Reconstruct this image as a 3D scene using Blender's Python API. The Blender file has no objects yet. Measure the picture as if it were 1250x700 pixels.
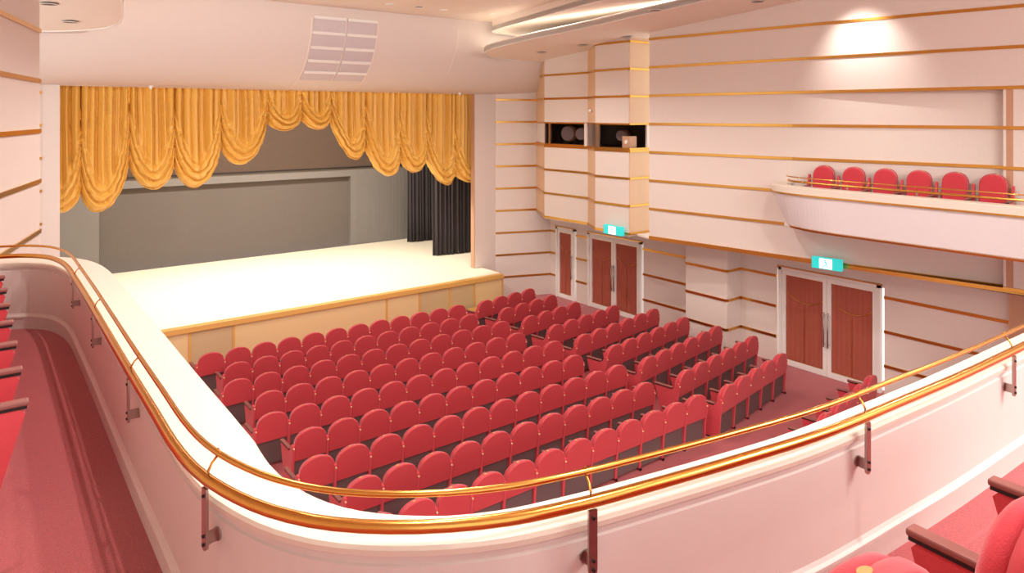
import bpy, bmesh, math, random
from math import sin, cos, pi, radians, sqrt
from mathutils import Vector, Matrix
random.seed(7)
SC = bpy.context.scene
COL = SC.collection
E = 5.51                      # eye height above the auditorium floor
AX = 6.55                     # hall axis

# ------------------------------------------------------------------ camera
cam = bpy.data.cameras.new('camera'); cam_o = bpy.data.objects.new('camera', cam); COL.objects.link(cam_o)
cam_o.location = (0, 0, E)
cam_o.rotation_euler = (radians(90), 0, -radians(37.207))
cam.sensor_width = 36; cam.lens = 864.27/1250*36
cam.shift_y = -(350-140.33)/1250
cam.clip_start = .05; cam.clip_end = 200
SC.camera = cam_o

# ------------------------------------------------------------------ world, exposure
W = bpy.data.worlds.new('world'); SC.world = W; W.use_nodes = True
W.node_tree.nodes['Background'].inputs[0].default_value = (1.0, .985, .97, 1)
W.node_tree.nodes['Background'].inputs[1].default_value = 1.2
SC.view_settings.view_transform = 'Standard'; SC.view_settings.look = 'None'
SC.view_settings.gamma = 1; SC.view_settings.use_curve_mapping = False
SC.view_settings.exposure = .55
SC.cycles.max_bounces = 6; SC.cycles.diffuse_bounces = 3; SC.cycles.glossy_bounces = 3
SC.cycles.use_denoising = True

def lamp(kind, loc, power, color=(1, .965, .93), size=.1, rot=(0, 0, 0), spot=None, sy=None):
    l = bpy.data.lights.new('lamp', kind); o = bpy.data.objects.new('lamp_light', l); COL.objects.link(o)
    l.energy = power; l.color = color; o.location = loc; o.rotation_euler = rot
    if kind == 'AREA':
        l.size = size
        if sy: l.shape = 'RECTANGLE'; l.size_y = sy
    else: l.shadow_soft_size = size
    if kind == 'SPOT': l.spot_size = radians(spot or 120); l.spot_blend = .6
    return o
# house lights recessed in the ceiling
for x, y in [(2.9, 1.0), (3.3, 5.0), (3.2, 9.0), (9.0, 1.2), (9.6, 5.0), (9.2, 9.0), (6.5, 12.2), (5.9, -1.2), (9.5, 12.8), (3.6, 12.6)]:
    lamp('SPOT', (x, y, 7.42 if x < 4 or x > 9 else 7.9), 205, size=.08, spot=150)
for x, y in [(1.35, 2.4), (1.5, 5.6)]:
    lamp('SPOT', (x, y, 7.5), 160, size=.03, spot=120)
o_ = lamp('SPOT', (12.35, 6.62, 7.8), 130, size=.08, spot=75); o_.data.spot_blend = 1; o_.rotation_euler = (Vector((13.33, 6.62, 6.6))-o_.location).to_track_quat('-Z', 'Y').to_euler()       # wall washer by the side box
# added unseen spot that brightens the cove and models the curtain folds
def aim(o, q): o.rotation_euler = (Vector(q)-o.location).to_track_quat('-Z', 'Y').to_euler(); return o
aim(lamp('SPOT', (3.9, 8.4, 7.3), 420, size=.10, spot=100), (6.2, 17, 6.6))
# unseen broad area light behind the camera, standing in for ceiling lamps
lamp('AREA', (7.0, -2.6, 7.9), 380, size=4, sy=1.5, rot=(radians(40), 0, radians(0)))
# stage work lights hung above the opening
for x in (3.5, 6.5, 9.6):
    lamp('AREA', (x, 19.4, 7.3), 230, color=(1, .95, .86), size=1.6, sy=.8)

# ------------------------------------------------------------------ materials
def mat(name, rgb, rough=.6, metal=0, noise=0, nscale=20, bump=0, bscale=None, emit=None, sheen=0, coat=0, rgb2=None):
    m = bpy.data.materials.new(name); m.use_nodes = True
    nt = m.node_tree; b = nt.nodes['Principled BSDF']
    c = tuple(((v/255)/12.92 if v/255 <= .04045 else ((v/255+.055)/1.055)**2.4) for v in rgb) + (1,)
    b.inputs['Base Color'].default_value = c
    b.inputs['Roughness'].default_value = rough; b.inputs['Metallic'].default_value = metal
    if sheen: b.inputs['Sheen Weight'].default_value = sheen; b.inputs['Sheen Roughness'].default_value = .4
    if coat: b.inputs['Coat Weight'].default_value = coat
    if noise or bump:
        tc = nt.nodes.new('ShaderNodeTexCoord'); n = nt.nodes.new('ShaderNodeTexNoise')
        n.inputs['Scale'].default_value = nscale; n.inputs['Detail'].default_value = 4
        nt.links.new(tc.outputs['Object'], n.inputs['Vector'])
        if noise:
            mx = nt.nodes.new('ShaderNodeMixRGB'); mx.blend_type = 'MIX'
            c2 = c if rgb2 is None else tuple((v/255)**2.2 for v in rgb2)+(1,)
            mx.inputs[1].default_value = tuple(max(0, v*(1-noise)) for v in c2[:3])+(1,)
            mx.inputs[2].default_value = tuple(min(1, v*(1+noise)) for v in c[:3])+(1,)
            nt.links.new(n.outputs['Fac'], mx.inputs[0]); nt.links.new(mx.outputs[0], b.inputs['Base Color'])
        if bump:
            n2 = nt.nodes.new('ShaderNodeTexNoise'); n2.inputs['Scale'].default_value = bscale or nscale
            nt.links.new(tc.outputs['Object'], n2.inputs['Vector'])
            bp = nt.nodes.new('ShaderNodeBump'); bp.inputs['Strength'].default_value = bump; bp.inputs['Distance'].default_value = .01
            nt.links.new(n2.outputs['Fac'], bp.inputs['Height']); nt.links.new(bp.outputs[0], b.inputs['Normal'])
    if emit:
        b.inputs['Emission Color'].default_value = c; b.inputs['Emission Strength'].default_value = emit
    return m
def wood(name, a, b_, scale=3, rough=.45, dist=6):
    m = mat(name, a, rough); nt = m.node_tree; b = nt.nodes['Principled BSDF']
    tc = nt.nodes.new('ShaderNodeTexCoord'); mp = nt.nodes.new('ShaderNodeMapping'); mp.inputs['Scale'].default_value = (.35, 1, 4)
    w = nt.nodes.new('ShaderNodeTexWave'); w.inputs['Scale'].default_value = scale; w.inputs['Distortion'].default_value = dist
    w.bands_direction = 'Z'; w.inputs['Detail'].default_value = 3
    r = nt.nodes.new('ShaderNodeValToRGB')
    f = lambda q: tuple((v/255)**2.2 for v in q)+(1,)
    r.color_ramp.elements[0].color = f(a); r.color_ramp.elements[1].color = f(b_)
    nt.links.new(tc.outputs['Object'], mp.inputs[0]); nt.links.new(mp.outputs[0], w.inputs['Vector'])
    nt.links.new(w.outputs['Fac'], r.inputs[0]); nt.links.new(r.outputs[0], b.inputs['Base Color'])
    return m
M = dict(
 wall=mat('cream_wall', (226, 211, 200), .75, noise=.05, nscale=35, bump=.12, bscale=60),
 shell=mat('shell_plaster', (222, 206, 195), .7, noise=.02, nscale=8),
 wing=mat('wing_plaster', (238, 222, 206), .7, noise=.02, nscale=8),
 parapet=mat('parapet_paint', (218, 202, 194), .55, noise=.03, nscale=12),
 ledge=mat('ledge_cream', (226, 213, 196), .4, noise=.02, nscale=10),
 peach=mat('peach_shaded_return', (222, 184, 148), .65, noise=.03, nscale=20),  # deeper wall tone for the returns, their shade put into the colour
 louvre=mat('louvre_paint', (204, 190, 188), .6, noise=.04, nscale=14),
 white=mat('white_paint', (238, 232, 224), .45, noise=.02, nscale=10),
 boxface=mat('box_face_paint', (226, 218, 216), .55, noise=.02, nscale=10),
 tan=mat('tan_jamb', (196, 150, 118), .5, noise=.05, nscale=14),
 brass=mat('brass', (214, 160, 78), .28, 1, noise=.05, nscale=9),
 brasspol=mat('polished_brass', (216, 160, 80), .22, 1, noise=.04, nscale=6),
 steel=mat('brushed_steel', (176, 160, 152), .3, 1, noise=.06, nscale=40),
 carpet=mat('red_carpet', (180, 84, 86), .95, noise=.4, nscale=95, bump=.5, bscale=220, sheen=.3),
 seat=mat('red_moquette', (200, 56, 66), .85, noise=.12, nscale=110, bump=.2, bscale=180, sheen=.35),
 seatlt=mat('red_side_panel', (206, 66, 74), .8, noise=.10, nscale=90, sheen=.3),
 shellred=mat('seat_back_shell', (194, 60, 66), .7, noise=.1, nscale=120, sheen=.25),
 dark=mat('dark_seat_underside', (104, 82, 80), .6, noise=.1, nscale=60),
 black=mat('black_metal', (24, 22, 22), .4, noise=.1, nscale=30),
 arm=mat('brown_armrest', (140, 84, 76), .45, noise=.08, nscale=24),
 button=mat('cream_button', (236, 206, 160), .35, noise=.02, nscale=9),
 plate=mat('gold_number_plate', (214, 170, 110), .35, .5, noise=.08, nscale=50),
 gold=mat('gold_satin', (232, 176, 78), .42, noise=.05, nscale=9),
 deck=mat('cream_stage_deck', (240, 226, 200), .5, noise=.02, nscale=3),
 rim=wood('stage_rim_oak', (222, 172, 96), (206, 152, 78), 5),
 panel=wood('stage_front_birch', (228, 200, 148), (220, 190, 136), 4, dist=3),
 panel2=mat('stage_front_grille', (198, 172, 128), .7, noise=.08, nscale=70),
 backlt=mat('grey_stage_wall', (122, 115, 109), .8, noise=.08, nscale=25),
 backdk=mat('dark_grey_backdrop', (100, 90, 83), .85, noise=.10, nscale=30),
 border=mat('brown_stage_border', (84, 66, 54), .9, noise=.10, nscale=8),
 blk=mat('black_drape', (58, 49, 51), .9, noise=.1, nscale=15, sheen=.2),
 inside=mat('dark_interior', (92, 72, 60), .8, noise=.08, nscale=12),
 doorcloth=mat('rust_door_curtain', (168, 84, 64), .8, noise=.12, nscale=40, sheen=.1),
 green=mat('lit_green_sign', (30, 165, 160), .4, noise=.02, nscale=10, emit=.9),
 cove=mat('lit_cove_tube', (255, 246, 232), .5, emit=6.5),
 signwhite=mat('lit_white_sign', (225, 245, 245), .4, emit=1.3),
 brownround=mat('brown_lantern_body', (110, 72, 46), .5, noise=.15, nscale=20),
)

# ------------------------------------------------------------------ helpers
def prop(o, label=None, cat=None, group=None, kind=None):
    if label: o['label'] = label
    if cat: o['category'] = cat
    if group: o['group'] = group
    if kind: o['kind'] = kind
    return o
def mesh(name, V, F, m, parent=None, smooth=False, kind=None, loc=None):
    me = bpy.data.meshes.new(name); me.from_pydata([tuple(v) for v in V], [], F); me.validate(); me.update()
    me.materials.append(m)
    bm = bmesh.new(); bm.from_mesh(me); bmesh.ops.recalc_face_normals(bm, faces=bm.faces); bm.to_mesh(me); bm.free()
    if smooth: me.polygons.foreach_set('use_smooth', [True]*len(me.polygons))
    o = bpy.data.objects.new(name, me); COL.objects.link(o)
    if parent: o.parent = parent
    if kind: o['kind'] = kind
    if loc: o.location = loc
    return o
class MB:
    def __init__(s): s.V = []; s.F = []
    def add(s, V, F):
        n = len(s.V); s.V += [tuple(v) for v in V]; s.F += [tuple(i+n for i in f) for f in F]; return s
    def box(s, x0, x1, y0, y1, z0, z1, T=None):
        V = [(x, y, z) for x in (x0, x1) for y in (y0, y1) for z in (z0, z1)]
        if T: V = [T(*v) for v in V]
        return s.add(V, [(0, 1, 3, 2), (4, 6, 7, 5), (0, 4, 5, 1), (2, 3, 7, 6), (0, 2, 6, 4), (1, 5, 7, 3)])
    def slab(s, P, Q, z0, z1, t0, t1):
        """upright slab along plan line P-Q, offset t0..t1 to the left of the direction P->Q"""
        dx, dy = Q[0]-P[0], Q[1]-P[1]; L = math.hypot(dx, dy); nx, ny = -dy/L, dx/L
        V = []
        for (a, b) in (P, Q):
            for t in (t0, t1):
                for z in (z0, z1): V.append((a+nx*t, b+ny*t, z))
        return s.add(V, [(0, 1, 3, 2), (4, 6, 7, 5), (0, 4, 5, 1), (2, 3, 7, 6), (0, 2, 6, 4), (1, 5, 7, 3)])
    def prism(s, pts, z0, z1):
        n = len(pts); V = [(x, y, z0) for x, y in pts]+[(x, y, z1) for x, y in pts]
        return s.add(V, [tuple(range(n)), tuple(range(n, 2*n))]+[(i, (i+1) % n, n+(i+1) % n, n+i) for i in range(n)])
    def cyl(s, p, q, r, n=12, r2=None):
        p = Vector(p); q = Vector(q); d = (q-p).normalized()
        a = d.orthogonal().normalized(); b = d.cross(a); r2 = r if r2 is None else r2
        V = [p+a*r*cos(2*pi*i/n)+b*r*sin(2*pi*i/n) for i in range(n)]+[q+a*r2*cos(2*pi*i/n)+b*r2*sin(2*pi*i/n) for i in range(n)]
        return s.add(V, [tuple(range(n)), tuple(range(n, 2*n))]+[(i, (i+1) % n, n+(i+1) % n, n+i) for i in range(n)])
    def tube(s, pts, r, n=8):
        P = [Vector(p) for p in pts]; V = []; F = []
        for i, p in enumerate(P):
            d = (P[min(i+1, len(P)-1)]-P[max(i-1, 0)]).normalized()
            a = Vector((-d.y, d.x, 0)); a = a.normalized() if a.length > 1e-4 else d.orthogonal().normalized(); b = d.cross(a)
            V += [p+a*r*cos(2*pi*k/n)+b*r*sin(2*pi*k/n) for k in range(n)]
        for i in range(len(P)-1):
            for k in range(n): F.append((i*n+k, i*n+(k+1) % n, (i+1)*n+(k+1) % n, (i+1)*n+k))
        F += [tuple(range(n)), tuple(range((len(P)-1)*n, len(P)*n))]
        return s.add(V, F)
    def build(s, name, m, parent=None, smooth=False, kind=None, loc=None):
        return mesh(name, s.V, s.F, m, parent, smooth, kind, loc)
def empty(name, loc=(0, 0, 0), rz=0, label=None, cat=None, group=None, kind=None):
    o = bpy.data.objects.new(name, None); o.empty_display_size = .1; COL.objects.link(o)
    o.location = loc; o.rotation_euler = (0, 0, rz); return prop(o, label, cat, group, kind)
def bevel(o, w=.006, seg=2):
    b = o.modifiers.new('bevel', 'BEVEL'); b.width = w; b.segments = seg; b.limit_method = 'ANGLE'; return o
LZ = lambda k: E-.2145-.6681*k         # heights of the brass wall strips

# ------------------------------------------------------------------ floor of the auditorium
SL = .0087
fz = lambda y: SL*max(0, 14.614-y)
fl = MB(); fl.add([(-1.2, -3, fz(-3)), (14.3, -3, fz(-3)), (14.3, 14.614, 0), (-1.2, 14.614, 0), (14.3, 17.4, 0), (-1.2, 17.4, 0),
                   (-1.2, -3, -.3), (14.3, -3, -.3), (14.3, 17.4, -.3), (-1.2, 17.4, -.3)],
                  [(0, 1, 2, 3), (3, 2, 4, 5), (6, 7, 8, 9), (0, 1, 7, 6), (0, 3, 5, 9, 6), (1, 2, 4, 8, 7), (4, 5, 9, 8)])
prop(fl.build('floor', M['carpet']), kind='structure')

# ------------------------------------------------------------------ panelled walls with brass strips
def panelled(root, P, Q, z0, z1, ks, t=.15, side=1, proud=.012, panel_mat=None, gaps=(), backing=True, ends=(0, 0)):
    """backing slab behind line P-Q, panels between the strips, a brass strip at each joint.  side=+1: room lies to the left of P->Q"""
    pm = panel_mat or M['wall']
    if backing:
        MB().slab(P, Q, z0, z1, -side*t, -side*.002).build('backing', pm, root)
    zs = sorted([z for z in (LZ(k) for k in ks) if z0 < z < z1])
    edges = [z0]+zs+[z1]
    for a, b in zip(edges[:-1], edges[1:]):
        if b-a < .03: continue
        if any(a >= g0-.02 and b <= g1+.02 for g0, g1 in gaps): continue
        MB().slab(P, Q, a+(.016 if a in zs else 0), b-(.016 if b in zs else 0), 0, side*proud).build('wall_panel', pm, root)
    for z in zs:
        MB().slab(P, Q, z-.028, z+.028, -side*.001, side*(proud+.022)).build('brass_strip', M['brass'], root)
CEIL = E+2.5
# right upper wall (overhanging, splayed)
WR = lambda y: 12.727+.1315*(11.377-y)
wr = empty('wall_right', (12.7, 11, E-2.9), kind='structure'); wr.location = (0, 0, 0)
a0 = (12.727, 11.377); a1 = (WR(7.96), 7.96); a2 = (WR(4.44), 4.44); a3 = (WR(-3), -3)
SOF = LZ(4)-.03
K = range(-4, 9)
panelled(wr, a1, a0, SOF, CEIL, K)
a2r = (WR(4.44)+.2, 4.44)
panelled(wr, a2r, a1, SOF, LZ(-1), K, t=.12)
panelled(wr, a2, a1, LZ(-1), CEIL, K, t=.3)
panelled(wr, a3, a2, SOF, CEIL, K, t=.15)
MB().slab(a2, a1, LZ(-1)-.028, LZ(-1)+.028, -.1, .034).build('brass_strip', M['brass'], wr)
# end of the splayed wall, and closing pieces
MB().slab((12.727, 11.377), (13.0, 11.37), SOF, CEIL, -.02, .001).build('wall_end', M['tan'], wr)
MB().box(WR(4.4)-.012, WR(4.4)+.22, 4.30, 4.44, SOF, LZ(-1)).build('jamb', M['tan'], wr)
# brass edge strip under the overhang, and the soffit
MB().slab(a3, a0, SOF-.03, SOF+.04, 0, .03).build('edge_strip', M['brass'], wr)
MB().prism([a0, (12.9, 11.95), (14.3, 11.95), (14.3, -3), a3], SOF-.04, SOF-.005).build('soffit', M['wall'], wr)

# right stage-side upper wall (light boxes)
bx = empty('wall_right_front', kind='structure')
pA = (13.703, 16.804); pB = (12.944, 15.504); pC = (13.027, 13.80); pD = (12.61, 13.086); pE = (12.664, 11.975); pF = (13.75, 11.975)
W0, W1 = E-.83, E-.226
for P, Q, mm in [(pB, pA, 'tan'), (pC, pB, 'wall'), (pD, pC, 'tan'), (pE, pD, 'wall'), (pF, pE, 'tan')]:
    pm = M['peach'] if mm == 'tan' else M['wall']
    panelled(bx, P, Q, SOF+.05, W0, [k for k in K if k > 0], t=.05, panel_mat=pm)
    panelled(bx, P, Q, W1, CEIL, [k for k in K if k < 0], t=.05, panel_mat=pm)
    MB().slab(P, Q, W1-.02, W1+.02, -.06, .02).build('brass_strip', M['brass'], bx)
    MB().slab(P, Q, W0-.02, W0+.02, -.06, .02).build('brass_strip', M['brass'], bx)
    MB().slab(P, Q, SOF-.01, SOF+.05, -.03, .026).build('edge_strip', M['brass'], bx)
MB().prism([pA, pB, pC, pD, pE, pF, (14.3, 11.9), (14.3, 16.6)], SOF-.04, SOF-.012).build('soffit', M['wall'], bx)
# solid pieces of wall beside the two openings
MB().slab(pB, pA, W0, W1, -.05, .0).build('wall_panel', M['wall'], bx)
MB().slab((13.022, 13.9), pC, W0, W1, -.05, .0).build('mullion', M['wall'], bx)
MB().slab(pD, pC, W0, W1, -.05, .0).build('mullion', M['steel'], bx)
MB().slab((12.62, 12.95), pD, W0, W1, -.05, .0).build('mullion', M['steel'], bx)
MB().slab((12.937, 15.46), pB, W0, W1, -.05, .01).build('mullion', M['steel'], bx)
MB().slab((12.95, 15.25), (12.944, 15.33), W0, W1, -.05, .01).build('mullion', M['steel'], bx)
MB().slab(pF, (13.3, 11.975), W0, W1, -.05, .0).build('wall_panel', M['wall'], bx)
# dark rooms behind the openings
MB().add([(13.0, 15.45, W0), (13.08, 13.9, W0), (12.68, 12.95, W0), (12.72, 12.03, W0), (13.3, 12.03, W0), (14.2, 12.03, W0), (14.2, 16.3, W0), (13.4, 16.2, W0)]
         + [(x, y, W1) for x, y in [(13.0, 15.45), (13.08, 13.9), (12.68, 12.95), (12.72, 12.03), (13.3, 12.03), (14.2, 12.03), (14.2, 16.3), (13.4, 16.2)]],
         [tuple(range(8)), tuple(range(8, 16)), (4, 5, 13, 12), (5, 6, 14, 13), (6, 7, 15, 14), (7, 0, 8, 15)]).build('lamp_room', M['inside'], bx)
# lower right wall
lw = empty('wall_right_lower', kind='structure')
X0 = 14.13
D1 = (16.36, 15.52); D2 = (14.95, 12.90); D3 = (8.86, 6.66)       # door openings in Y
ZD = SOF-.04
def lower(y0, y1, x=X0): panelled(lw, (x, y0), (x, y1), 0, ZD, K, t=.12)
lower(D1[0], 16.64); lower(D2[0]+.06, D1[1]-.06); lower(11.02, D2[1]-.06)
panelled(lw, (13.62, 9.86), (13.62, 11.02), 0, ZD, K, t=.5); panelled(lw, (14.13, 9.86), (13.62, 9.86), 0, ZD, K, t=.1)
lower(D3[0]+.06, 9.85); lower(4.5, D3[1]-.06); lower(-3, 4.2)
MB().box(14.0, 14.25, 4.22, 4.48, 0, ZD).build('jamb', M['tan'], lw)
for d, h in ((D1, 2.13), (D2, 2.13), (D3, 2.13)):
    MB().box(14.12, 14.3, d[1]-.06, d[0]+.06, h, ZD).build('lintel', M['wall'], lw)
# splayed wall next to the proscenium, both sides
ws = empty('wall_front_right', kind='structure')
panelled(ws, (14.131, 16.651), (12.474, 17.244), 0, E+1.4, range(-1, 9), t=.1)
wsl = empty('wall_front_left', kind='structure')
panelled(wsl, (1.08, 17.244), (-1.03, 16.60), 0, E+1.4, range(-1, 9), t=.1)
# left wall
WL = lambda y: .3185-.2666*(10-y)
wl = empty('wall_left', kind='structure')
panelled(wl, (WL(11.363), 11.363), (WL(-3), -3), SOF, CEIL, K)
MB().slab((WL(11.363)-.001, 11.40), (WL(11.363)-.4, 11.40), SOF, CEIL, -.02, .02).build('wall_end', M['tan'], wl)
MB().box(-1.15, -1.03, 8.0, 16.6, 0, SOF).build('lower_wall', M['wall'], wl)

# ------------------------------------------------------------------ proscenium wall, shell, ceiling
wp = empty('wall_stage', kind='structure')
PY = 17.244
for n, x0, x1, z0, z1 in [('pier', .9, 1.40, 0, E+.9), ('pier', 11.70, 12.50, 0, E+.9), ('header', 1.40, 11.70, E+.61, E+1.0)]:
    MB().box(x0, x1, PY, PY+.16, z0, z1).build(n, M['shell'], wp)
MB().box(11.69, 11.715, PY-.004, PY+.165, E-4.5186, E+.61).build('edge_trim', M['tan'], wp)
N = 28; sv = []; R = 1.73
for i in range(N+1):
    a = i/N*pi/2
    for x in (-1.6, 14.6): sv.append((x, 17.3-R*sin(a), E+2.35-R*cos(a)))
sv += [(-1.6, 15.57, E+2.52), (14.6, 15.57, E+2.52)]
sv += [(-1.6, 17.5, E+2.6), (14.6, 17.5, E+2.6), (-1.6, 17.5, E+.62), (14.6, 17.5, E+.62)]
sf = [(2*i, 2*i+1, 2*i+3, 2*i+2) for i in range(N+1)]
prop(mesh('ceiling_cove', sv, sf, M['shell'], smooth=True), kind='structure')
prop(MB().box(-3.8, 15.2, -3, 15.58, CEIL, CEIL+.15).build('ceiling', M['wing']), kind='structure')
# thin expansion joints on the cove
def cove_pt(x, a, off=0): return (x, 17.3-(R+off)*sin(a), E+2.35-(R+off)*cos(a))
ap = empty('air_grille', cove_pt(6.9, .8), label='pale two-column air grille on the curved cove above the curtain', cat='vent')
o0 = Vector(ap.location)
def cove_patch(x0, x1, a0, a1, off0, off1, n=4):
    b = MB(); V = []
    for i in range(n+1):
        a = a0+(a1-a0)*i/n
        for x, of in ((x0, off0), (x1, off0), (x1, off1), (x0, off1)): V.append(Vector(cove_pt(x, a, of))-o0)
    F = [(0, 1, 2, 3), tuple(4*n+k for k in range(4))]
    for i in range(n):
        for k in range(4): F.append((4*i+k, 4*i+(k+1) % 4, 4*i+4+(k+1) % 4, 4*i+4+k))
    return b.add(V, F)
for (x0, x1) in ((6.15, 6.93), (6.98, 7.74)):
    for r_ in range(5):
        a = .52+r_*.2
        cove_patch(x0, x1, a, a+.175, -.005, .018).build('louvre_panel', M['louvre'], ap)
        cove_patch(x0, x1, a+.165, a+.2, -.005, .045).build('louvre_blade', M['white'], ap)
for x in (6.11, 7.76):
    cove_patch(x-.012, x+.012, .04, 1.5, -.01, .006, 14).build('joint_strip', M['wing'], ap)
cove_patch(10.05, 10.07, .75, 1.5, -.01, .006, 10).build('joint_strip', M['wing'], ap)

# ceiling wings: soffits with rounded noses towards the stage
def catmull(P, step=.12):
    out = []
    for i in range(len(P)-1):
        p0, p1, p2, p3 = P[max(i-1, 0)], P[i], P[i+1], P[min(i+2, len(P)-1)]
        n = max(1, int(math.dist(p1, p2)/step))
        for j in range(n):
            t = j/n
            out.append(tuple(.5*((2*p1[c])+(-p0[c]+p2[c])*t+(2*p0[c]-5*p1[c]+4*p2[c]-p3[c])*t*t+(-p0[c]+3*p1[c]-3*p2[c]+p3[c])*t**3) for c in range(len(p1))))
    out.append(tuple(P[-1])); return out
def wing(name, edge, xwall, up, h, m):
    e = catmull(edge, .2)
    zz = (lambda y: E+2.2-.02*(y-15.2)) if up else (lambda y: E+1.945-.095*(y-11.4))
    V = []; F = []; n = len(e)
    for x, y in e: V += [(x, y, zz(y)), (xwall, y, zz(y)), (x, y, CEIL+.01 if up else zz(y)+h), (xwall, y, CEIL+.01 if up else zz(y)+h)]
    for i in range(n-1):
        a, b = 4*i, 4*i+4
        F += [(a, b, b+1, a+1), (a+2, a+3, b+3, b+2), (a, a+2, b+2, b), (a+1, b+1, b+3, a+3)]
    o = prop(mesh(name, V, F, m), kind='structure')
    # lit white fascia lip
    L = MB()
    s = 1 if xwall > edge[0][0] else -1
    Vv = []; Ff = []
    for i in range(n):
        d = Vector(e[min(i+1, n-1)])-Vector(e[max(i-1, 0)]); d.normalize(); nn = Vector((-d.y, d.x))*.03*s
        for q in ((0, 0), (nn.x, nn.y)):
            Vv += [(e[i][0]+q[0], e[i][1]+q[1], zz(e[i][1])-.012), (e[i][0]+q[0], e[i][1]+q[1], zz(e[i][1])+.11)]
    for i in range(n-1):
        a, b = 4*i, 4*i+4
        Ff += [(a, b, b+1, a+1), (a+2, a+3, b+3, b+2), (a+1, b+1, b+3, a+3), (a, a+2, b+2, b)]
    L.add(Vv, Ff); L.build('fascia', M['white'], o)
    if not up:                       # lamp tube lying on top of the lower wing, lighting the cove between the two wings
        S = []; Sf = []
        for i in range(n):
            d = Vector(e[min(i+1, n-1)])-Vector(e[max(i-1, 0)]); d.normalize(); nn = Vector((-d.y, d.x))*s
            S += [(e[i][0]+nn.x*q, e[i][1]+nn.y*q, zz(e[i][1])+r_) for q, r_ in ((.16, .142), (.22, .142), (.22, .18), (.16, .18))]
        for i in range(n-1):
            for k in range(4): Sf.append((4*i+k, 4*i+(k+1) % 4, 4*i+4+(k+1) % 4, 4*i+4+k))
        MB().add(S, Sf).build('cove_light', M['cove'], o)
    return o
eB = [(12.2, 15.75), (11.3, 15.6), (10.65, 15.2), (10.34, 14.7), (10.3, 14.1), (10.45, 13), (10.7, 11.85), (10.95, 10.2), (11.2, 8.6), (11.5, 5.5), (11.9, 1), (12.2, -3)]
eA = [(12.2, 15.6), (11.35, 15.5), (10.88, 15.2), (10.66, 14.6), (10.4, 13), (10.18, 11.6), (10.0, 10.2), (9.95, 7), (10.2, 2), (10.6, -3)]
wing('ceiling_wing_right', eB, 15.0, 0, .14, M['wing'])
wing('ceiling_upper_wing_right', eA, 15.0, .25, .45, M['wing'])
ml = lambda P, s: [(13.1-x-s, y) for x, y in P]
wing('ceiling_wing_left', ml(eB, .72), -2.6, 0, .14, M['wing'])
wing('ceiling_upper_wing_left', ml(eA, .55), -2.6, .25, .45, M['wing'])

# ------------------------------------------------------------------ stage
ZS = E-4.5186
st = empty('stage', (AX, 16.14, 0), label='raised stage with cream deck and pale wood front', cat='stage'); so = Vector(st.location)
def stg(x0, x1, y0, y1, z0, z1, name, m, par=None, bv=0):
    o = MB().box(x0-so.x, x1-so.x, y0-so.y, y1-so.y, z0, z1).build(name, m, par or st)
    if bv: bevel(o, bv)
    return o
stg(1.15, 11.96, 16.30, 17.24, ZS-.1, ZS, 'deck', M['deck'])
stg(-.6, 14.1, 17.41, 22.9, ZS-.1, ZS, 'deck', M['deck'])
stg(1.41, 11.69, 17.24, 17.41, ZS-.1, ZS, 'deck', M['deck'])
stg(1.15, 11.96, 16.12, 16.30, ZS-.12, ZS+.004, 'rim', M['rim'], bv=.01)
stg(1.17, 11.94, 16.22, 16.9, .02, ZS-.12, 'carcass', M['panel'])
bars = [1.17, 2.2, 3.654, 4.564, 8.306, 9.252, 10.183, 10.98, 11.94]
for i, (a, b) in enumerate(zip(bars[:-1], bars[1:])):
    g = i in (2, 5, 6)
    stg(a+.025, b-.025, 16.185, 16.225, .10, ZS-.13, 'grille_panel' if g or i == 7 and False else 'front_panel', M['panel2'] if g else M['panel'])
for b in bars:
    stg(b-.025, b+.025, 16.165, 16.22, .04, ZS-.12, 'upright', M['rim'])
stg(1.17, 11.94, 16.17, 16.23, .02, .10, 'plinth', M['rim'])
# low timber step in front of the stage
sp = empty('stage_step', (10.6, 15.75, 0), label='low pale wood step on the carpet before the stage, right of the front row', cat='step')
MB().box(-1.0, 1.0, -.16, .32, 0, .20).build('step_body', M['panel'], sp)
bevel(MB().box(-1.02, 1.02, -.18, .34, .20, .235).build('tread', M['rim'], sp), .006)

# back wall of the stage with recessed dark screen
wb = empty('wall_stage_back', kind='structure')
YB = 22.96
def bw(x0, x1, z0, z1, y0, y1, n, m): return MB().box(x0, x1, y0, y1, z0, z1).build(n, m, wb)
bw(-.6, 2.80, ZS-.1, E-1.82, YB, YB+.4, 'grey_wall', M['backlt']); bw(10.40, 14.1, ZS-.1, E-1.82, YB, YB+.4, 'grey_wall', M['backlt'])
bw(2.80, 10.40, E-2.13, E-1.82, YB, YB+.4, 'lintel', M['backlt']); bw(2.75, 10.45, ZS-.1, E-2.0, YB+.16, YB+.3, 'dark_screen', M['backdk'])
bw(-.6, 14.1, E-1.82, E+2.4, YB-.05, YB+.4, 'upper_wall', M['border'])
bw(-.6, 14.1, E-1.835, E-1.80, YB-.07, YB-.04, 'batten', M['black'])
for i in range(14): bw(10.62+i*.14, 10.66+i*.14, ZS, E-1.84, YB-.006, YB+.01, 'rib', M['backlt'])
bw(-.75, -.6, ZS-.1, E+2.4, PY+.17, YB+.3, 'side_wall', M['backdk']); bw(14.1, 14.25, ZS-.1, E+2.4, PY+.17, YB+.3, 'side_wall', M['backdk'])
bw(-.7, 14.2, E+2.4, E+2.5, PY+.3, YB+.3, 'fly_ceiling', M['backdk'])

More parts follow.
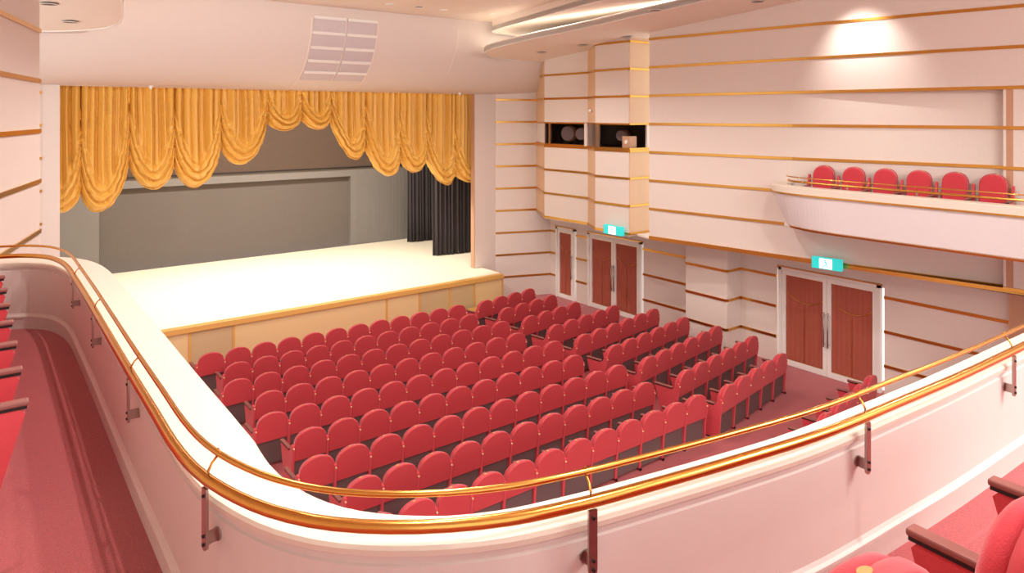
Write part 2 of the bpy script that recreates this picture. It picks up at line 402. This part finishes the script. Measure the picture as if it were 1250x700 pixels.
# black leg drapes
def drape(name, pts, z0, z1, label, nfold, amp):
    t = empty(name, (pts[0][0], pts[0][1], z0), label=label, cat='curtain', group='black leg drapes at the right of the stage')
    L = [0]
    for p, q in zip(pts[:-1], pts[1:]): L.append(L[-1]+math.dist(p, q))
    n = nfold*8; V = []; F = []
    for i in range(n+1):
        s = L[-1]*i/n
        j = max(k for k in range(len(L)-1) if L[k] <= s+1e-9)
        u = (s-L[j])/(L[j+1]-L[j]); x = pts[j][0]+(pts[j+1][0]-pts[j][0])*u; y = pts[j][1]+(pts[j+1][1]-pts[j][1])*u
        ph = 2*pi*nfold*i/n
        for k in range(9):
            v = k/8; am = amp*(.6+.5*(1-v))
            V.append((x-pts[0][0]+.02*sin(ph*.37+v*2), y-pts[0][1]+am*sin(ph+.5*sin(ph*.3)+v*.6), (z1-z0)*v))
    for i in range(n):
        for k in range(8): F.append((i*9+k, i*9+9+k, i*9+10+k, i*9+k+1))
    o = mesh('cloth', V, F, M['blk'], t, True)
    o.modifiers.new('solid', 'SOLIDIFY').thickness = .012
    MB().tube([(p[0]-pts[0][0], p[1]-pts[0][1], z1-z0+.02) for p in pts], .02).build('track', M['black'], t)
drape('black_drape', [(11.68, 19.55), (12.5, 19.4), (13.9, 19.35)], ZS+.01, E+1.8, 'black leg drape hanging nearest the front at the right of the stage', 16, .07)
drape('black_drape', [(12.22, 22.2), (12.6, 22.1), (13.9, 22.05)], ZS+.01, E+1.8, 'black leg drape hanging farther back at the right of the stage', 14, .07)

# ------------------------------------------------------------------ gold festoon curtain
fc = empty('festoon_curtain', (AX, 17.68, E+.7), label='golden festoon curtain of gathered swags across the top of the stage', cat='curtain')
bx_ = [.92, 1.803, 2.716, 3.648, 4.649, 5.748, 6.615, 7.379, 8.373, 9.409, 10.258, 11.21, 12.15]
cz = [-1.60, -1.664, -1.05, -1.10, -.69, -.18, -.10, -.14, -.80, -1.24, -1.21, -1.72, -1.75]
bz = [-2.05, -2.03, -1.66, -1.67, -1.16, -.39, -.375, -1.12, -1.65, -1.62, -1.98, -2.0]
TOP = .85; KC = 17.68/17.5
rnd = random.Random(3)
for si in range(12):
    xa, xb = bx_[si], bx_[si+1]; xa *= KC; xb *= KC; w_ = xb-xa; zl, zr, zb = cz[si]*KC, cz[si+1]*KC, bz[si]*KC
    nu, nv = 64, 110
    kf = max(3, round(w_/.165)); p1, p2, p3 = rnd.uniform(0, 6), rnd.uniform(0, 6), rnd.uniform(0, 6)
    V = []; F = []
    def bot(u):
        # cusps at both sides, rounded sack between
        base = zl*(1-u)+zr*u
        mid = .5*(zl+zr)
        s = max(0, 4*u*(1-u))**.62
        return base+(zb-mid)*s
    for i in range(nu+1):
        u = i/nu; b = bot(u); cu = abs(2*u-1)
        wob = .03*sin(3.1*u*pi+p1)
        for j in range(nv+1):
            v = j/nv                                  # 0 top, 1 bottom
            z = TOP+(b-TOP)*v
            h = z-b                                   # height above hem
            # zone of horizontal swagging: shallow in the middle, climbing at the strings
            tot = TOP-b
            zone = .32+.42*min(1, tot/2.2) + min(1.3, tot*.62)*cu**2.0
            k = max(0, min(1, (zone-h)/(zone*.6+.05))); k = k*k*(3-2*k)
            env = min(1, u*9, (1-u)*9)
            ph = 2*pi*kf*(u+.010*env*sin(z*2.6+p1)+.012*env*sin(7*u+p3))
            vf = (2*abs(sin(ph/2))**.65-1)*.9*(.75+.25*sin(3*u*kf+p2))+.10*sin(2*ph+.6)*env+.45*env*sin(2*pi*kf*.37*u+p3)
            hh = h/(zone+.02)
            q_ = 2*pi*(4.3*max(hh, 0)**.85+.16*sin(4*u+p3))+p2
            sf_ = 1.5*(2*abs(sin(q_/2))**.6-1)+.3*sin(2*pi*(9*hh+.8*u)+p1)
            crumple = env*max(0, (cu-.45)/.55)**1.5*min(1, k*1.6)*(sin(z*34+p1+9*u)+.7*sin(z*55+p2-7*u))
            y = -.115*(1-.85*k)*vf*(1-.55*v*cu*k) - k*.052*sf_*(1-.4*cu**3) - .034*crumple
            y -= .17*k*(1-cu**2.2)*(.5+.5*min(1, h*4+.1)) - .07*cu**8*min(1, v*2)
            if h < .07: y += .07*(1-h/.07)**2
            x = xa+w_*u + k*(.02*sin(z*22+p3))*(1-cu)
            V.append((x-AX, y, z-.7))
    for i in range(nu):
        for j in range(nv): F.append((i*(nv+1)+j, (i+1)*(nv+1)+j, (i+1)*(nv+1)+j+1, i*(nv+1)+j+1))
    o = mesh('swag', V, F, M['gold'], fc, True)
    sm = o.modifiers.new('solid', 'SOLIDIFY'); sm.thickness = .012
MB().box(.9-AX, 12.2-AX, .02, .10, .12, .22).build('batten', M['black'], fc)
for x, y in ((3.07, 17.12), (11.1, 17.12)):
    t = empty('cove_sensor', (x, 17.1, E+.64), label='small white sensor under the cove above the curtain, %s' % ('near its left end' if x < 5 else 'near its right end'), cat='sensor')
    MB().cyl((0, 0, 0), (0, 0, -.03), .05, 12).build('base', M['white'], t)
    MB().cyl((0, 0, -.03), (0, 0, -.085), .042, 12, .015).build('dome', M['white'], t, True)

# ------------------------------------------------------------------ balcony
CL = [(WL(7.95)+.0, 7.95), (.0, 7.945), (.20, 7.91), (.40, 7.81), (.545, 7.62), (.62, 7.36), (.655, 7.0), (.66, 6.4), (.66, 5.6), (.655, 4.8), (.65, 4), (.65, 3.4), (.65, 2.98), (.668, 2.72), (.71, 2.52), (.79, 2.31), (.92, 2.12), (1.12, 1.95), (1.36, 1.82), (1.63, 1.74), (1.94, 1.675), (2.3, 1.607), (2.73, 1.54), (3.3, 1.50), (3.9, 1.465), (4.75, 1.44), (5.6, 1.42), (6.55, 1.415)]
CR = [(13.1-x, y) for x, y in reversed(CL[:-1])]; CR[-1] = (WR(7.95), 7.95)
CC = catmull(CL+CR, .07)
def lwid(x, y):
    x = min(x, 13.1-x)
    if y > 3.0: return .28
    if y < 1.9: return .155
    return .155+.125*((y-1.9)/1.1)
NR = []
for i in range(len(CC)):
    a, b = CC[max(i-2, 0)], CC[min(i+2, len(CC)-1)]; d = Vector((b[0]-a[0], b[1]-a[1])).normalized()
    NR.append(Vector((-d.y, d.x)))            # towards the hall (left of travel)
def off(i, d): return (CC[i][0]+NR[i].x*d, CC[i][1]+NR[i].y*d)
def sweep(name, prof, m, parent=None, i0=0, i1=None, smooth=True):
    """prof: list of functions i->(d,z), closed ring"""
    i1 = len(CC)-1 if i1 is None else i1; n = len(prof); V = []; F = []
    for i in range(i0, i1+1):
        for f_ in prof:
            d, z = f_(i); x, y = off(i, d); V.append((x, y, z))
    k = i1-i0
    for i in range(k):
        for j in range(n): F.append((i*n+j, i*n+(j+1) % n, (i+1)*n+(j+1) % n, (i+1)*n+j))
    F += [tuple(range(n)), tuple(range(k*n, k*n+n))]
    o = mesh(name, V, F, m, parent)
    return o
BF = E-1.95
LW = [lwid(*c) for c in CC]
C = lambda d, z: (lambda i: (d, z))
G = lambda d, z: (lambda i: (LW[i]+d-(.30*max(0, 1-min(i, len(CC)-1-i)/22)**1.3*max(0, (E-1.52-z)/.62)), z))
bal = empty('balcony', kind='structure')
sweep('parapet', [C(0, BF-.1), C(0, E-1.425), C(.008, E-1.42), C(.008, E-1.41), C(0, E-1.405), C(0, E-1.37), G(-.02, E-1.37), G(-.03, E-1.52), G(-.09, E-2.12), G(-.12, E-2.16), C(.05, E-2.16)], M['parapet'], bal)
sweep('outer_face', [G(-.015, E-1.5), G(-.02, E-1.52), G(-.085, E-2.115), G(-.11, E-2.14), G(-.13, E-2.14), G(-.045, E-1.5)], M['boxface'], bal)
sweep('ledge', [C(-.012, E-1.385), C(-.016, E-1.365), C(-.010, E-1.352), C(0, E-1.35), G(-.01, E-1.35), G(0, E-1.36), G(0, E-1.475), G(-.03, E-1.475), G(-.03, E-1.385)], M['ledge'], bal)
sweep('brass_edge', [G(-.03, E-1.475), G(.008, E-1.475), G(.008, E-1.505), G(-.03, E-1.505)], M['brass'], bal)
sweep('lower_brass_edge', [G(-.10, E-2.135), G(-.075, E-2.135), G(-.08, E-2.165), G(-.10, E-2.165)], M['brass'], bal)
sweep('skirting', [C(0, BF), C(-.012, BF), C(-.012, E-1.855), C(-.020, E-1.85), C(-.020, E-1.835), C(-.008, E-1.825), C(0, E-1.81)], M['parapet'], bal)
# balcony floor and slab
ii = [i for i in range(len(CC))]
poly = [CC[i] for i in ii]+[(WR(-3), -3), (WL(-3), -3)]
def flat(name, pts, z, t, m, parent):
    n = len(pts); me = MB(); bmx = bmesh.new()
    lo = [bmx.verts.new((x, y, z)) for x, y in pts]; f = bmx.faces.new(lo)
    r = bmesh.ops.extrude_face_region(bmx, geom=[f]); 
    for v in [g for g in r['geom'] if isinstance(g, bmesh.types.BMVert)]: v.co.z -= t
    bmesh.ops.triangulate(bmx, faces=[q for q in bmx.faces if len(q.verts) > 4]); bmesh.ops.recalc_face_normals(bmx, faces=bmx.faces)
    mm = bpy.data.meshes.new(name); bmx.to_mesh(mm); bmx.free(); mm.materials.append(m)
    o = bpy.data.objects.new(name, mm); COL.objects.link(o); o.parent = parent; return o
flat('balcony_carpet', poly, BF, .03, M['carpet'], bal)
flat('balcony_slab', poly, BF-.03, .18, M['wall'], bal)

# rails
def railpts(d, z, i0=4, i1=None):
    i1 = len(CC)-5 if i1 is None else i1
    return [(off(i, d)[0], off(i, d)[1], z) for i in range(i0, i1+1)]
def idx(x, y): return min(range(len(CC)), key=lambda i: (CC[i][0]-x)**2+(CC[i][1]-y)**2)
rail = empty('balcony_rail', (AX, 1.4, E-1.3), label='double polished brass handrail running along the balcony parapet', cat='handrail')
ro = Vector(rail.location)
def rl(pts): return [(x-ro.x, y-ro.y, z-ro.z) for x, y, z in pts]
MB().tube(rl(railpts(-.033, E-1.28)), .0205, 12).build('main_rail', M['brasspol'], rail, True)
MB().tube(rl(railpts(0.0, E-1.195)), .011, 8).build('upper_rail', M['brasspol'], rail, True)
SPOTS = [(.655, 6.5), (.655, 5.31), (.65, 3.95), (.675, 2.66), (1.60, 1.745), (3.0, 1.525), (4.46, 1.45)]
SPOTS += [(6.55, 1.415)]+[(13.1-x, y) for x, y in SPOTS]
for n_, (sx, sy) in enumerate(SPOTS):
    i = idx(sx, sy); T = Vector((NR[i].y, -NR[i].x)); Nn = NR[i]
    def P3(t, d, z, i=i, T=T, Nn=Nn): return (CC[i][0]+T.x*t+Nn.x*d-ro.x, CC[i][1]+T.y*t+Nn.y*d-ro.y, z-ro.z)
    # flat upright bar with rounded foot
    ring = [(-.016, -1.30), (.016, -1.30), (.016, -1.50)]+[(.016*cos(a), -1.50-.016*sin(a)) for a in [pi*k/6 for k in range(1, 6)]]+[(-.016, -1.50)]
    V = [P3(t, d, E+z) for d in (-.052, -.042) for t, z in ring]; m_ = len(ring)
    br = MB().add(V, [tuple(range(m_)), tuple(range(m_, 2*m_))]+[(k, (k+1) % m_, m_+(k+1) % m_, m_+k) for k in range(m_)]).build('bracket', M['steel'], rail)
    MB().box(-.004, .004, -.042, 0.001, E-1.50, E-1.455, T=lambda x, y, z: P3(x, y, z)).build('wall_lug', M['steel'], br)
    MB().cyl(P3(0, -.0, E-1.4775), P3(0, .0 - .006, E-1.4775), .024, 12).build('wall_plate', M['steel'], br)
    for z in (-1.325, -1.465, -1.495):
        MB().cyl(P3(0, -.052, E+z), P3(0, -.058, E+z), .006, 8).build('screw', M['black'], br)
    # little swan-neck post carrying the upper rail
    MB().tube([P3(0, -.033, E-1.27), P3(0, -.036, E-1.245), P3(0, -.022, E-1.22), P3(0, 0, E-1.20)], .0045, 6).build('rail_post', M['brasspol'], rail, True)
    MB().cyl(P3(0, 0, E-1.196), P3(0, 0, E-1.176), .006, 8, .003).build('finial', M['brasspol'], rail)

# ------------------------------------------------------------------ doors
def door_leaf(parent, y0, y1, h, hinge_left):
    """leaf in plane X ~ 14.09 .. faces -X; coordinates relative to parent"""
    d = MB()
    s = .085
    d.box(-.03, .02, y0, y0+s, .0, h).box(-.03, .02, y1-s, y1, .0, h).box(-.03, .02, y0+s, y1-s, h-.09, h).box(-.03, .02, y0+s, y1-s, 0, .12)
    lf = d.build('door_leaf', M['white'], parent)
    a, b = y0+s, y1-s
    # gathered cloth behind the glass
    n = 24; V = []
    for i in range(n+1):
        y = a+(b-a)*i/n
        for z in (.12, h-.09): V.append((.004+.004*sin(i*2.1), y, z))
    cl = mesh('door_curtain', V, [(2*i, 2*i+2, 2*i+3, 2*i+1) for i in range(n)], M['doorcloth'], lf)
    cl.modifiers.new('solid', 'SOLIDIFY').thickness = .006
    pts = [(-.006, a+(b-a)*t, h-.50-.17*(1-(2*t-1)**2)+.06*(t)) for t in [k/12 for k in range(13)]]
    MB().tube(pts, .008, 6).build('drape_cord', M['brass'], lf, True)
    MB().tube([(-.003, (a+b)/2, .14), (-.003, (a+b)/2, h-.68)], .006, 6).build('curtain_seam', M['brass'], lf)
    for z in (.125, h-.10): MB().box(-.01, 0, a, b, z, z+.014).build('glazing_bead', M['brass'], lf)
    yy = y1-s/2 if hinge_left else y0+s/2
    hd = MB().tube([(-.075, yy, .62), (-.075, yy, 1.34)], .014, 8).build('handle', M['steel'], lf, True)
    for z in (.68, 1.28): MB().cyl((-.03, yy, z), (-.075, yy, z), .009, 8).build('handle_stud', M['steel'], hd)
def door(name, d, leaves, h=2.12):
    y1, y0 = d
    dr = empty(name, (14.13, 0, fz((y0+y1)/2)), kind='structure')
    f = MB().box(-.05, .05, y0, y0+.07, 0, h).box(-.05, .05, y1-.07, y1, 0, h).box(-.05, .05, y0, y1, h-.06, h)
    f.build('door_frame', M['white'], dr)
    MB().box(-.065, 0, y0-.03, y1+.03, h, h+.02).build('brass_head', M['brass'], dr)
    a, b = y0+.075, y1-.075
    if leaves == 1: door_leaf(dr, a, b, h-.07, False)
    else:
        mid = (a+b)/2; door_leaf(dr, mid+.003, b, h-.07, False); door_leaf(dr, a, mid-.003, h-.07, True)
    MB().box(-.03, .05, y0+.07, y1-.07, 0, .004).build('threshold', M['steel'], dr)
door('door_1', D1, 1); door('door_2', D2, 2); door('door_3', D3, 2)

# exit signs
def exit_sign(loc, where, ang=0, L=.62):
    t = empty('exit_sign', loc, ang, label=where, cat='sign', group='lit green exit signs')
    bevel(MB().box(-.05, .05, -L/2, L/2, -.11, .11).build('housing', M['green'], t), .008)
    MB().box(-.056, -.05, -.11, .13, -.095, .095).build('white_field', M['signwhite'], t)
    g = MB()
    # running figure and doorway in the white field
    g.cyl((-.056, .02, .062), (-.060, .02, .062), .016, 10)
    for p, q, r in [((.015, .045), (-.002, -.005), .012), ((-.002, -.005), (.035, -.045), .009), ((.035, -.045), (.06, -.08), .008), ((-.002, -.005), (-.03, -.035), .009), ((-.03, -.035), (-.005, -.075), .008), ((.012, .035), (.048, .01), .007), ((.012, .035), (-.03, .02), .007)]:
        g.cyl((-.058, p[0], p[1]), (-.058, q[0], q[1]), r, 6)
    g.build('running_figure', M['green'], t)
    MB().box(.05, .17, -L/4, L/4, -.03, .06).build('wall_bracket', M['steel'], t)
exit_sign((13.10, 7.20, E-2.87), 'lit green and white exit sign over the double doors nearest the camera', .13, .56)
exit_sign((12.5, 12.33, E-2.83), 'lit green and white exit sign over the double doors nearest the stage', 0)

# ------------------------------------------------------------------ seats
def arch(w, z0, zs, z1, n=14):
    """outline in XZ: straight sides to zs then elliptical top to z1"""
    P = [(-w/2, z0), (w/2, z0)]
    for i in range(n+1):
        a = pi*i/n; P.append((w/2*cos(a), zs+(z1-zs)*sin(a)**.85 if 0 < i < n else zs))
    return P
def cushion(P, ys, scales, lean=0, cz_=None):
    cx_ = 0; czv = sum(p[1] for p in P)/len(P) if cz_ is None else cz_; n = len(P); V = []; F = []
    for y, s_ in zip(ys, scales):
        for x, z in P:
            zz_ = czv+(z-czv)*s_; V.append((x*s_, y-lean*(zz_-.35), zz_))
    for k in range(len(ys)-1):
        for i in range(n): F.append((k*n+i, k*n+(i+1) % n, (k+1)*n+(i+1) % n, (k+1)*n+i))
    F += [tuple(range(n)), tuple(range((len(ys)-1)*n, len(ys)*n))]
    return V, F
def capflat(o):
    for p in o.data.polygons:
        if len(p.vertices) > 8: p.use_smooth = False
    return o
def make_seat(pitch, H, armz, plate=True, gap=.036):
    w = pitch-gap
    t = empty('theatre_seat')
    V, F = cushion(arch(w, .42, H-.195, H), [-.078, -.070, -.03], [.97, 1, 1], .11, H-.3)
    capflat(mesh('back_shell', V, F, M['shellred'], t, True))
    V, F = cushion(arch(w-.01, .43, H-.20, H-.008), [-.03, .02, .045], [1, .97, .88], .11, H-.3)
    capflat(mesh('backrest', V, F, M['seat'], t, True))
    # tip-up seat: red cushion in front, dark pan behind and below
    V, F = cushion(arch(w-.02, .16, .40, .50, 8), [.06, .075, .13, .15], [.93, 1, 1, .9], .05, .33)
    capflat(mesh('seat_cushion', V, F, M['seat'], t, True))
    MB().box(-w/2+.005, w/2-.005, -.035, -.01, .05, .43).build('seat_pan', M['dark'], t)
    def side(s_):
        x0, x1 = s_*(pitch/2)-.018, s_*(pitch/2)+.018
        prof = [(-.105, H-.30), (-.108, H-.20), (-.06, H-.185), (.0, armz+.02), (.02, armz+.0), (.36, armz+.0), (.385, armz-.03), (.25, .05), (.25, .0), (-.055, .0), (-.078, .36)]
        n = len(prof)
        V = [(x0, y, z) for y, z in prof]+[(x1, y, z) for y, z in prof]
        sd = mesh('side_panel', V, [tuple(range(n)), tuple(range(n, 2*n))]+[(i, (i+1) % n, n+(i+1) % n, n+i) for i in range(n)], M['seatlt'], t)
        a = bevel(MB().box(x0-.010, x1+.010, .03, .40, armz+.008, armz+.034).build('armrest', M['arm'], t), .008)
        MB().box(x0-.004, x1+.004, .035, .392, armz-.006, armz+.008).build('armrest_trim', M['black'], t)
        MB().box((x0+x1)/2-.03, (x0+x1)/2+.03, .02, .20, 0, .02).build('foot', M['black'], t)
        return sd
    side(1)
    MB().cyl((pitch/2, -.103, H-.235), (pitch/2, -.122, H-.237), .012, 10).build('button', M['button'], t)
    if plate:
        yb = -.11*(H-.35)-.035
        n = 16; V = [(-.05+.022*cos(2*pi*i/n), yb+.0+.013*sin(2*pi*i/n), z) for z in (H-.02, H+.001) for i in range(n)]
        MB().add(V, [tuple(range(n)), tuple(range(n, 2*n))]+[(i, (i+1) % n, n+(i+1) % n, n+i) for i in range(n)]).build('number_plate', M['plate'], t)
    MB().cyl((pitch/2, -.0, .025), (pitch/2, -.075, .025), .022, 8).build('floor_fixing', M['black'], t)
    return t
def end_parts(root, proto):           # second side for the first seat of a row
    for ch in proto.children:
        if ch.name.split('.')[0] in ('side_panel', 'armrest', 'armrest_trim', 'foot', 'button'):
            c = ch.copy(); COL.objects.link(c); c.parent = root; c.location.x = -proto['pitch']
def copy_seat(proto, loc, rz, label, group, first=False):
    r = proto.copy(); COL.objects.link(r); r.location = loc; r.rotation_euler = (0, 0, rz)
    for ch in proto.children:
        c = ch.copy(); COL.objects.link(c); c.parent = r
    r['label'] = label; r['category'] = 'seat'; r['group'] = group
    if first: end_parts(r, proto)
    return r
ORD = ['first', 'second', 'third', 'fourth', 'fifth', 'sixth', 'seventh', 'eighth', 'ninth', 'tenth', 'eleventh', 'twelfth']
pg = make_seat(.52, .86, .56); pg['pitch'] = .52
RZ0 = [14.614-.9*r for r in range(9)]
for r in range(9):
    n = 12 if r % 2 == 0 else 11; xs = 3.686 if r % 2 == 0 else 3.946
    for i in range(n):
        rowname = 'front row' if r == 0 else ('rearmost row' if r == 8 else ORD[r]+' row from the stage')
        copy_seat(pg, (xs+.52*i, RZ0[r]+.08, fz(RZ0[r])), 0, 'red round-backed seat, centre block, %s, %s from the left' % (rowname, ORD[i]), 'centre block seats', i == 0)
p2 = make_seat(.528, .86, .56, True); p2['pitch'] = .528
cnt = [4, 4, 4, 5, 6, 6, 6, 6, 5]
ang = math.atan(.163)
for r in range(9):
    for i in range(cnt[r]):
        rowname = 'front row' if r == 0 else ('row beside the cross aisle' if r == 8 else ORD[r]+' row from the stage')
        copy_seat(p2, (10.22+.528*i-.013, RZ0[r]-.04+.163*.528*i+.08, fz(RZ0[r])), ang, 'red round-backed seat, right block, %s, %s from the left' % (rowname, ORD[i]), 'right block seats', i == 0)
for i in range(5):
    copy_seat(p2, (10.40+.528*i, 5.74+.163*.528*i+.08, fz(5.8)), ang, 'red seat behind the cross aisle, right block, %s from the left' % ORD[i], 'right block seats behind the cross aisle', i == 0)
# balcony seats
p3 = make_seat(.555, .97, .54, True, .15); p3['pitch'] = .555
side_where = ['nearest the camera', 'second nearest the camera', 'third from the camera', 'fourth from the camera', 'fifth from the camera', 'nearest the stage']
for i in range(6):                    # left arm, facing the hall (+X)
    copy_seat(p3, (-.19, 4.45+.55*i-.02, BF), -pi/2, 'red tip-up seat on the left balcony arm, %s' % side_where[i], 'left balcony arm seats', i == 5)
for ch in list(p3.children): pass
for i in range(6):                    # right box
    copy_seat(p3, (WR(4.53+.55*i)-.20, 4.53+.55*i, BF), pi/2+.13, 'red round-backed seat in the white side box, %s' % ['rightmost in view', 'second from right', 'third from right', 'third from left', 'second from left', 'leftmost'][i], 'side box seats', i == 0)
for i, (x, y, rz) in enumerate([(1.585, .85, -.12), (2.19, .71, -.08), (2.78, .66, -.05), (3.35, .62, -.03)]):
    copy_seat(p3, (x, y, BF), rz, ['red balcony seat with oval number plate at the bottom right edge, leftmost', 'large red rounded balcony seat back at the bottom right corner', 'red balcony seat third from left in the near row', 'red balcony seat fourth from left in the near row'][i], 'near balcony row seats', i == 0)
for pr in (pg, p2, p3):
    for ch in list(pr.children): bpy.data.objects.remove(ch)
    bpy.data.objects.remove(pr)

# ------------------------------------------------------------------ small ceiling things
def wz(y): return E+1.945-.095*(y-11.4)
def downlight(x, y, z, label, r=.085, dark=True, grp='dark recessed ceiling downlights'):
    t = empty('ceiling_downlight', (x, y, z), label=label, cat='ceiling light', group=grp)
    n = 20; V = []; F = []
    for rr, zz_ in ((r*1.08, 0), (r*1.08, -.008), (r, -.010), (r*.95, -.002)):
        V += [(rr*cos(2*pi*i/n), rr*sin(2*pi*i/n), zz_) for i in range(n)]
    for k in range(3):
        for i in range(n): F.append((k*n+i, k*n+(i+1) % n, (k+1)*n+(i+1) % n, (k+1)*n+i))
    mesh('trim_ring', V, F, M['wing'] if dark else M['white'], t)
    MB().cyl((0, 0, -.001), (0, 0, -.004), r*.98, 20).build('aperture', M['black'] if dark else M['white'], t)
for n_, (x, y) in enumerate([(11.95, 14.45), (12.28, 13.22), (12.58, 11.97), (10.9, 9.6), (12.3, 8.19)]):
    downlight(x, y, wz(y)-.012, 'dark round downlight in the right ceiling wing, %s' % ['nearest the stage', 'second from the stage', 'third from the stage', 'fourth from the stage, by its inner edge', 'farthest from the stage'][n_], .125)
for n_, (x, y) in enumerate([(1.34, 14.58), (.94, 13.32)]):
    downlight(x, y, wz(y)-.014, 'dark round downlight in the left ceiling wing, %s' % ['nearer the stage', 'farther from the stage'][n_], .12)
downlight(12.45, 13.78, wz(13.78), 'tiny round fixture between two downlights of the right ceiling wing', .03)
downlight(8.16, 14.3, CEIL, 'dark round downlight in the flat ceiling above the cove', .10)
for n_, (x, y) in enumerate([(7.45, 14.39), (8.89, 14.39), (10.2, 14.25)]):
    downlight(x, y, CEIL, 'white round ceiling spot above the cove, %s' % ['leftmost', 'middle one', 'rightmost, near the wing'][n_], .09, False, 'white round spots above the cove')
# small white lamp on the light-box wall
t = empty('wall_lamp', (12.80, 13.45, E+.13), label='small white lamp on the pillar between the two lighting windows', cat='lamp')
MB().cyl((0, 0, 0), (-.06, -.03, 0), .03, 10).build('lamp_base', M['white'], t)
MB().cyl((-.06, -.03, -.02), (-.09, -.05, -.02), .05, 12, .035).build('lamp_head', M['white'], t, True)
# stage lanterns seen in the lighting windows
for n_, (x, y, r) in enumerate([(13.5, 15.0, .25), (13.5, 14.45, .2), (13.3, 12.75, .16)]):
    t = empty('stage_lantern', (x, y, W0), label='brown stage lantern in the %s dark lighting window' % ['left, larger, of the', 'right, smaller, of the left', 'right'][n_] if n_ == 2 else 'brown stage lantern in the left dark lighting window, %s one' % ['left larger', 'right smaller'][n_], cat='spotlight')
    MB().cyl((.15, .05, .32), (-.18, -.06, .30), r, 24, r*.9).build('lantern_body', M['brownround'], t, True)
    MB().cyl((-.18, -.06, .30), (-.20, -.067, .30), r*.8, 24).build('lens', M['dark'], t)
    MB().box(-.02, .02, -.02, .02, 0, .30-r*.9).build('yoke', M['black'], t)
t = empty('equipment_box', (12.95, 12.25, W0), label='small tan equipment box at the right end of the right lighting window', cat='box')
bevel(MB().box(-.1, .15, -.12, .14, 0, .3).build('case', M['tan'], t), .01)
MB().cyl((-.1, 0, .16), (-.115, 0, .16), .05, 12).build('dial', M['white'], t)
